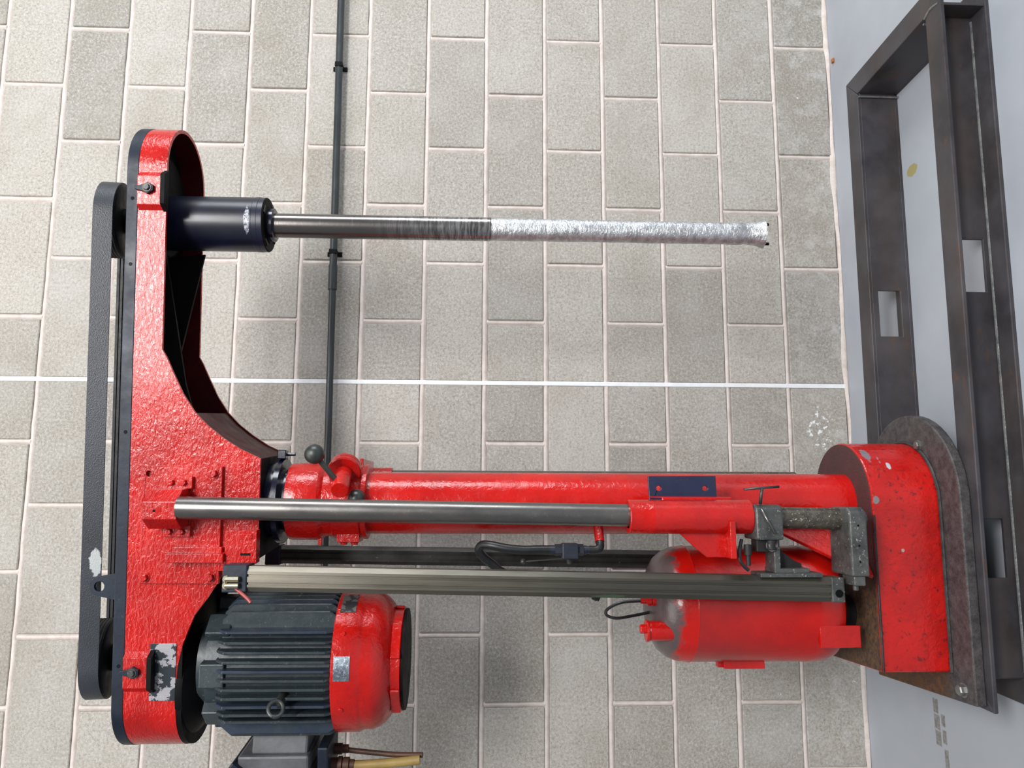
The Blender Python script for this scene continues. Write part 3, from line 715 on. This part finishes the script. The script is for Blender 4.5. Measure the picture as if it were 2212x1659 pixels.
# toggle latches
def latch(a_, z, dn, box0, box1):
    m = MB().prism([(a_-.048, -.119), (a_-.036, -.132), (a_+.030, -.132), (a_+.042, -.119)], 1.936, 1.992, H)
    lt = m.build('latch', 'red_head', hs, bevel=.0012)
    m = MB().prism([(a_-.050, -.119), (a_-.036, -.142), (a_+.032, -.142), (a_+.046, -.119)], 1.926, 1.937, H)
    m.build('stop_plate', 'black', lt, bevel=.001)
    c = hw(a_, -.132, z); nd = H.to_3x3() @ Vector((0, -1, 0))
    m = MB().prism([(-.014, .0), (-.006, -.013), (.006, -.013), (.013, 0), (.007, .010), (.0035, .028), (-.0035, .028), (-.008, .010)], .132, .141, H @ T(a_, 0, z) @ Mxz)
    m.build('toggle', 'navy', lt, bevel=.001)
    MB().hexbolt(hw(a_, -.141, z), nd, .0075, .007).build('bolt', 'dirty_steel', lt)
latch(.716, 1.966, 0, 0, 0)
latch(-.362, 1.968, 0, 0, 0)
# screw holes in cover rim
for a_ in (.696, .545, .165, -.353): MB().cyl(.0042, .1211, .1214, H @ Matrix(((1, 0, 0, a_), (0, 0, -1, 0), (0, 1, 0, 2.006), (0, 0, 0, 1))), 12).build('screw_hole', 'black', cv)
MB().box(-.429, -.304, -.1215, -.1195, 1.881, 1.938, H).build('nameplate', 'nameplate', hs, bevel=.0005, label='scratched dark nameplate with worn white print')
# lifting lug
MB().plate([(-.152, 2.018)]+[(-.158, 2.055)]+arc(-.181, 2.060, .021, 0.2, PI-.2, 8)+[(-.212, 2.018)], [circle(-.181, 2.0595, .0115, 18)], .100, .108, Mw).build('lifting_lug', 'navy', hs, bevel=.001)

# ---- belt drive (tilted a little)
BT = H @ T(0, 0, 2.0985) @ Matrix.Rotation(.135, 4, 'X') @ T(0, 0, -2.0985)
R1 = .091
MB().lathe([(.05, 2.074), (.083, 2.074), (.088, 2.077)]+[(.0865+(.0022 if i % 2 else 0), 2.078+i*.0035) for i in range(12)]+[(.086, 2.121), (.03, 2.121)], BT @ T(.672, 0, 0), 48).build('pulley', 'rubber', mc, label='black pulley over the shaft end')
MB().lathe([(.05, 2.074), (.084, 2.074), (.089, 2.077)]+[(.0875+(.0022 if i % 2 else 0), 2.078+i*.0035) for i in range(12)]+[(.087, 2.121), (.03, 2.121)], BT @ T(-.370, 0, 0), 48).build('pulley', 'rubber', mc, label='black pulley over the motor')
lo = stadium(-.370, .672, .0925, 24); li = stadium(-.370, .672, .0885, 24); n = len(lo); vs = []
for (x, y), (xi, yi) in zip(lo, li): vs += [(x, y, 2.120), (x, y, 2.0775), (xi, yi, 2.0775), (xi, yi, 2.120)]
be = MB().add(vs, [(i*4+q, i*4+(q+1) % 4, ((i+1) % n)*4+(q+1) % 4, ((i+1) % n)*4+q) for i in range(n) for q in range(4)], BT, True).build('drive_belt', 'belt', mc, label='flat dark grey drive belt')
for i in range(5):
    MB().box(-.37, .67, .0855, .0887, 2.080+i*.0082, 2.0855+i*.0082, BT).build('belt_rib', 'rubber', be)
MB().cyl(.03, 2.02, 2.10, H @ T(.672, 0, 0), 20).build('pulley_shaft', 'black', mc)
MB().cyl(.03, 2.02, 2.10, H @ T(-.370, 0, 0), 20).build('pulley_shaft', 'black', mc)

# ---- spindle
SA = .6695
sl = MB().lathe([(.0655, 1.733), (.0655, 1.99)], H @ T(SA, 0, 0), 48).build('spindle_sleeve', 'sleeve', mc, label='blue-black spindle sleeve')
m = MB().lathe([(.044, 1.727), (.044, 1.733), (.0655, 1.7335), (.0635, 1.7305)], H @ T(SA, 0, 0), 48); m.build('bearing_ring', 'black', sl)
for k in range(4):
    a_ = k*PI/2+.5
    MB().box(-.010, .010, .050, .058, 1.7275, 1.731, H @ T(SA, 0, 0) @ Matrix.Rotation(a_, 4, 'Z')).build('ring_slot', 'grime_black', sl)
MB().lathe([(.036, 1.714), (.040, 1.716), (.040, 1.728)], H @ T(SA, 0, 0), 40).build('shaft_seal', 'navy_gloss', sl)
MB().lathe([(.058, .0), (.0655, 0), (.0662, .001), (.0662, .012), (.0655, .013)], H @ T(SA, 0, 1.745), 48, cap=False).build('worn_band', 'sleeve', sl)
rr = random.Random(5)
prof = [(.0292, 1.72), (.0292, 1.19), (.0276, 1.188)]
z = 1.18
while z > .565:
    prof.append((.0272+rr.uniform(-.0005, .0007), z)); z -= .02
prof += [(.0272, .560), (.0255, .555), (.0258, .550), (.0300, .520), (.0345, .508), (.033, .507), (.02, .510)]
SH = Matrix(((1, 0, 0, 0), (0, 1, 0, 0), (0, 0, 1, 0), (0, 0, 0, 1)))
MB().lathe(prof[::-1], H @ T(.6690, 0, 0), 48).build('shaft', 'shaft', mc, label='steel shaft with rough silver lower half')
shf = bpy.data.objects['shaft']
# uneven torn rim of the flare
vs = []; n = 40
for i in range(n):
    a_ = 2*PI*i/n; r1 = .0335+rr.uniform(-.001, .003); vs += [(.030*math.cos(a_), .030*math.sin(a_), .520), (r1*math.cos(a_), r1*math.sin(a_), .5065-rr.uniform(0, .002)), (.030*math.cos(a_), .030*math.sin(a_), .510)]
MB().add(vs, [(i*3+q, i*3+(q+1) % 3, ((i+1) % n)*3+(q+1) % 3, ((i+1) % n)*3+q) for i in range(n) for q in range(3)], H @ T(.669, 0, 0), True).build('torn_rim', 'shaft', shf)
for x in (.0245, -.0245):
    MB().cyl(.0038, .4905, .515, H @ T(.669+x, 0, 0), 12).build('stud', 'black', shf)

# ---- motor
MA = -.3755
MT = H @ T(MA, 0, 0)
MB().lathe([(.085, 1.835), (.123, 1.866), (.1245, 1.872), (.1245, 1.881)], H @ T(-.415, 0, 0), 56).build('motor_flange', 'black', mc, label='black motor mounting flange') 
m = MB().prism(stadium(-.443, -.30, .1195, 20), 1.868, 1.882, H, True)
m.build('adapter_plate', 'black', mc)
mot = MB().lathe([(.09, 1.845), (.105, 1.843), (.105, 1.822), (.128, 1.818), (.128, 1.786), (.140, 1.784), (.140, 1.54), (.13, 1.53)], MT, 56).build('motor', 'motor', mc, label='dark grey finned electric motor')
for k in range(8):
    M2 = MT @ Matrix.Rotation(k*PI/4+.05, 4, 'Z')
    m = MB().prism([(-.032, -.10), (.032, -.10), (.026, -.148), (-.026, -.148)], 1.768, 1.822, M2)
    m.build('end_shield_lug', 'motor', mot, bevel=.003)
fin_me = {}
OFF = [(-5+i)*.0195 for i in range(11)]
for q in range(4):
    for i, off in enumerate(OFF):
        env = .163 if abs(off) < .085 else .160
        outer = math.sqrt(max(env**2-off**2*.75, 0))
        inner = math.sqrt(max(.130**2-off**2, .04**2))
        key = i
        if key not in fin_me:
            th = .0032
            m = MB().prism([(inner, 1.53), (outer-.012, 1.530), (outer, 1.548), (outer, 1.768), (outer-.018, 1.788), (inner, 1.79)], -th, th, Matrix(((-1, 0, 0, 0), (0, 0, 1, 0), (0, 1, 0, 0), (0, 0, 0, 1))))
            o = m.build('fin', 'motor' if i % 4 else 'motor_blue', mot, bevel=.0014, seg=1)
            fin_me[key] = o
        else:
            o = fin_me[key].copy(); COL.objects.link(o); o.parent = mot
        o.matrix_local = MT @ Matrix.Rotation(-PI/2+PI+q*PI/2, 4, 'Z') @ T(0, off, 0)
# eye bolt
ep = hw(-.415, -.158, 1.640)
nd = H.to_3x3() @ Vector((-.25, -1, 0)).normalized()
m = MB().cyl(.009, -.02, .012, frame_to(ep, nd), 16)
ctr = ep+nd*.026+Vector((-.004, 0, .004)); ax = Vector((.25, -.3, 1)).normalized(); u = nd; w2 = Vector((-.95, .1, .35)).normalized()
e1 = (nd*.75+Vector((-.6, 0, .25))).normalized(); e2 = Vector((.35, 0, .9)).normalized()
m.tube([ctr+e1*(.017*math.cos(t))+e2*(.0155*math.sin(t)) for t in [2*PI*i/16 for i in range(17)]], .0045, 10, 3)
m.build('eye_bolt', 'bare_dark', mot)
# fan cowl
cw = MB().lathe([(.150, 1.535), (.160, 1.535), (.1615, 1.533), (.1615, 1.482), (.1580, 1.476), (.156, 1.470), (.1555, 1.452), (.150, 1.438), (.141, 1.425), (.128, 1.414), (.120, 1.410), (.118, 1.408), (.118, 1.388), (.114, 1.386), (.06, 1.386)], MT, 64).build('fan_cowl', 'red', mc, label='red fan cowl at the lower end of the motor')
MB().lathe([(.1155, 1.386), (.1155, 1.380), (.05, 1.378)], MT, 48).build('fan_grille', 'black', cw)
for k in range(6):
    m = MB(); a_ = k*PI/3-.95; m.hexbolt(MT @ Vector((.1612*math.cos(a_), .1612*math.sin(a_), 1.512)), MT.to_3x3() @ Vector((math.cos(a_), math.sin(a_), 0)), .0055, .003, False)
    m.build('cowl_screw', 'red', cw)
for k in range(5):
    M2 = MT @ Matrix.Rotation(k*2*PI/5+.3, 4, 'Z')
    MB().box(.112, .1195, -.040, .040, 1.3875, 1.409, M2).build('cowl_step', 'red', cw, bevel=.002)
def curved_plate(a0, a1, r, z0, z1, th=.0012, n=8):
    vs = []
    for i in range(n+1):
        a_ = a0+(a1-a0)*i/n
        for rr_, zz in ((r, z0), (r+th, z0), (r+th, z1), (r, z1)): vs.append((rr_*math.cos(a_), rr_*math.sin(a_), zz))
    return MB().add(vs, [(i*4+q, i*4+(q+1) % 4, (i+1)*4+(q+1) % 4, (i+1)*4+q) for i in range(n) for q in range(4)]+[(0, 1, 2, 3), (4*n, 4*n+3, 4*n+2, 4*n+1)], MT)
curved_plate(-PI/2-.0, -PI/2+.32, .1617, 1.4925, 1.528).build('rating_plate', 'silver_plate', cw, label='bare silver rating plate')
curved_plate(-.62, -.22, .1617, 1.491, 1.526).build('rating_plate', 'dark_plate', cw, label='dark printed rating plate')

# terminal box
m = MB().prism([(-.57, -.075), (-.52, -.062), (-.52, .062), (-.57, .075)], 1.598, 1.725, H)
tb = m.build('terminal_box', 'cast', mc, bevel=.006, label='grey cast terminal box on the side of the motor')
m = MB().box(-.606, -.566, -.088, .085, 1.592, 1.752, H); m.build('box_base', 'cast', tb, bevel=.006)
m = MB().prism([(-.604, 1.745), (-.604, 1.592), (-.72, 1.575), (-.72, 1.66), (-.665, 1.70)], -.075, .085, Mw); m.build('box_body', 'cast', tb, bevel=.005)
m = MB().prism([(-.592, 1.772), (-.575, 1.760), (-.62, 1.70), (-.69, 1.62), (-.74, 1.575), (-.755, 1.59), (-.64, 1.735)], -.08, .10, Mw); m.build('box_lid', 'navy', tb, bevel=.004)
m = MB().box(-.680, -.556, -.070, .060, 1.552, 1.577, H)
m.build('gland_plate', 'navy', tb, bevel=.004)
def axz(a_, b_): return H @ T(a_, b_, 0)
m = MB().lathe([(.016, 1.556), (.016, 1.538), (.019, 1.537), (.019, 1.528), (.013, 1.527), (.017, 1.525), (.017, 1.512), (.012, 1.510), (.012, 1.50)], axz(-.616, -.02), 12)
m.build('cable_gland', 'rust_nut', tb)
m = MB().lathe([(.013, 1.56), (.013, 1.535), (.010, 1.534), (.010, 1.52)], axz(-.596, .02), 12); m.build('cable_gland', 'rust_nut', tb)
MB().tube([hw(-.618, -.02, 1.52), hw(-.616, -.02, 1.46), hw(-.612, -.02, 1.40), hw(-.607, -.02, 1.346)], .0105, 12).build('cable', 'cable', tb, label='cut tan cable')
MB().tube([hw(-.598, .02, 1.53), hw(-.604, .015, 1.46), hw(-.603, .0, 1.40), hw(-.600, -.01, 1.340)], .0062, 12).build('cable', 'rust_nut', tb, label='dark cable')
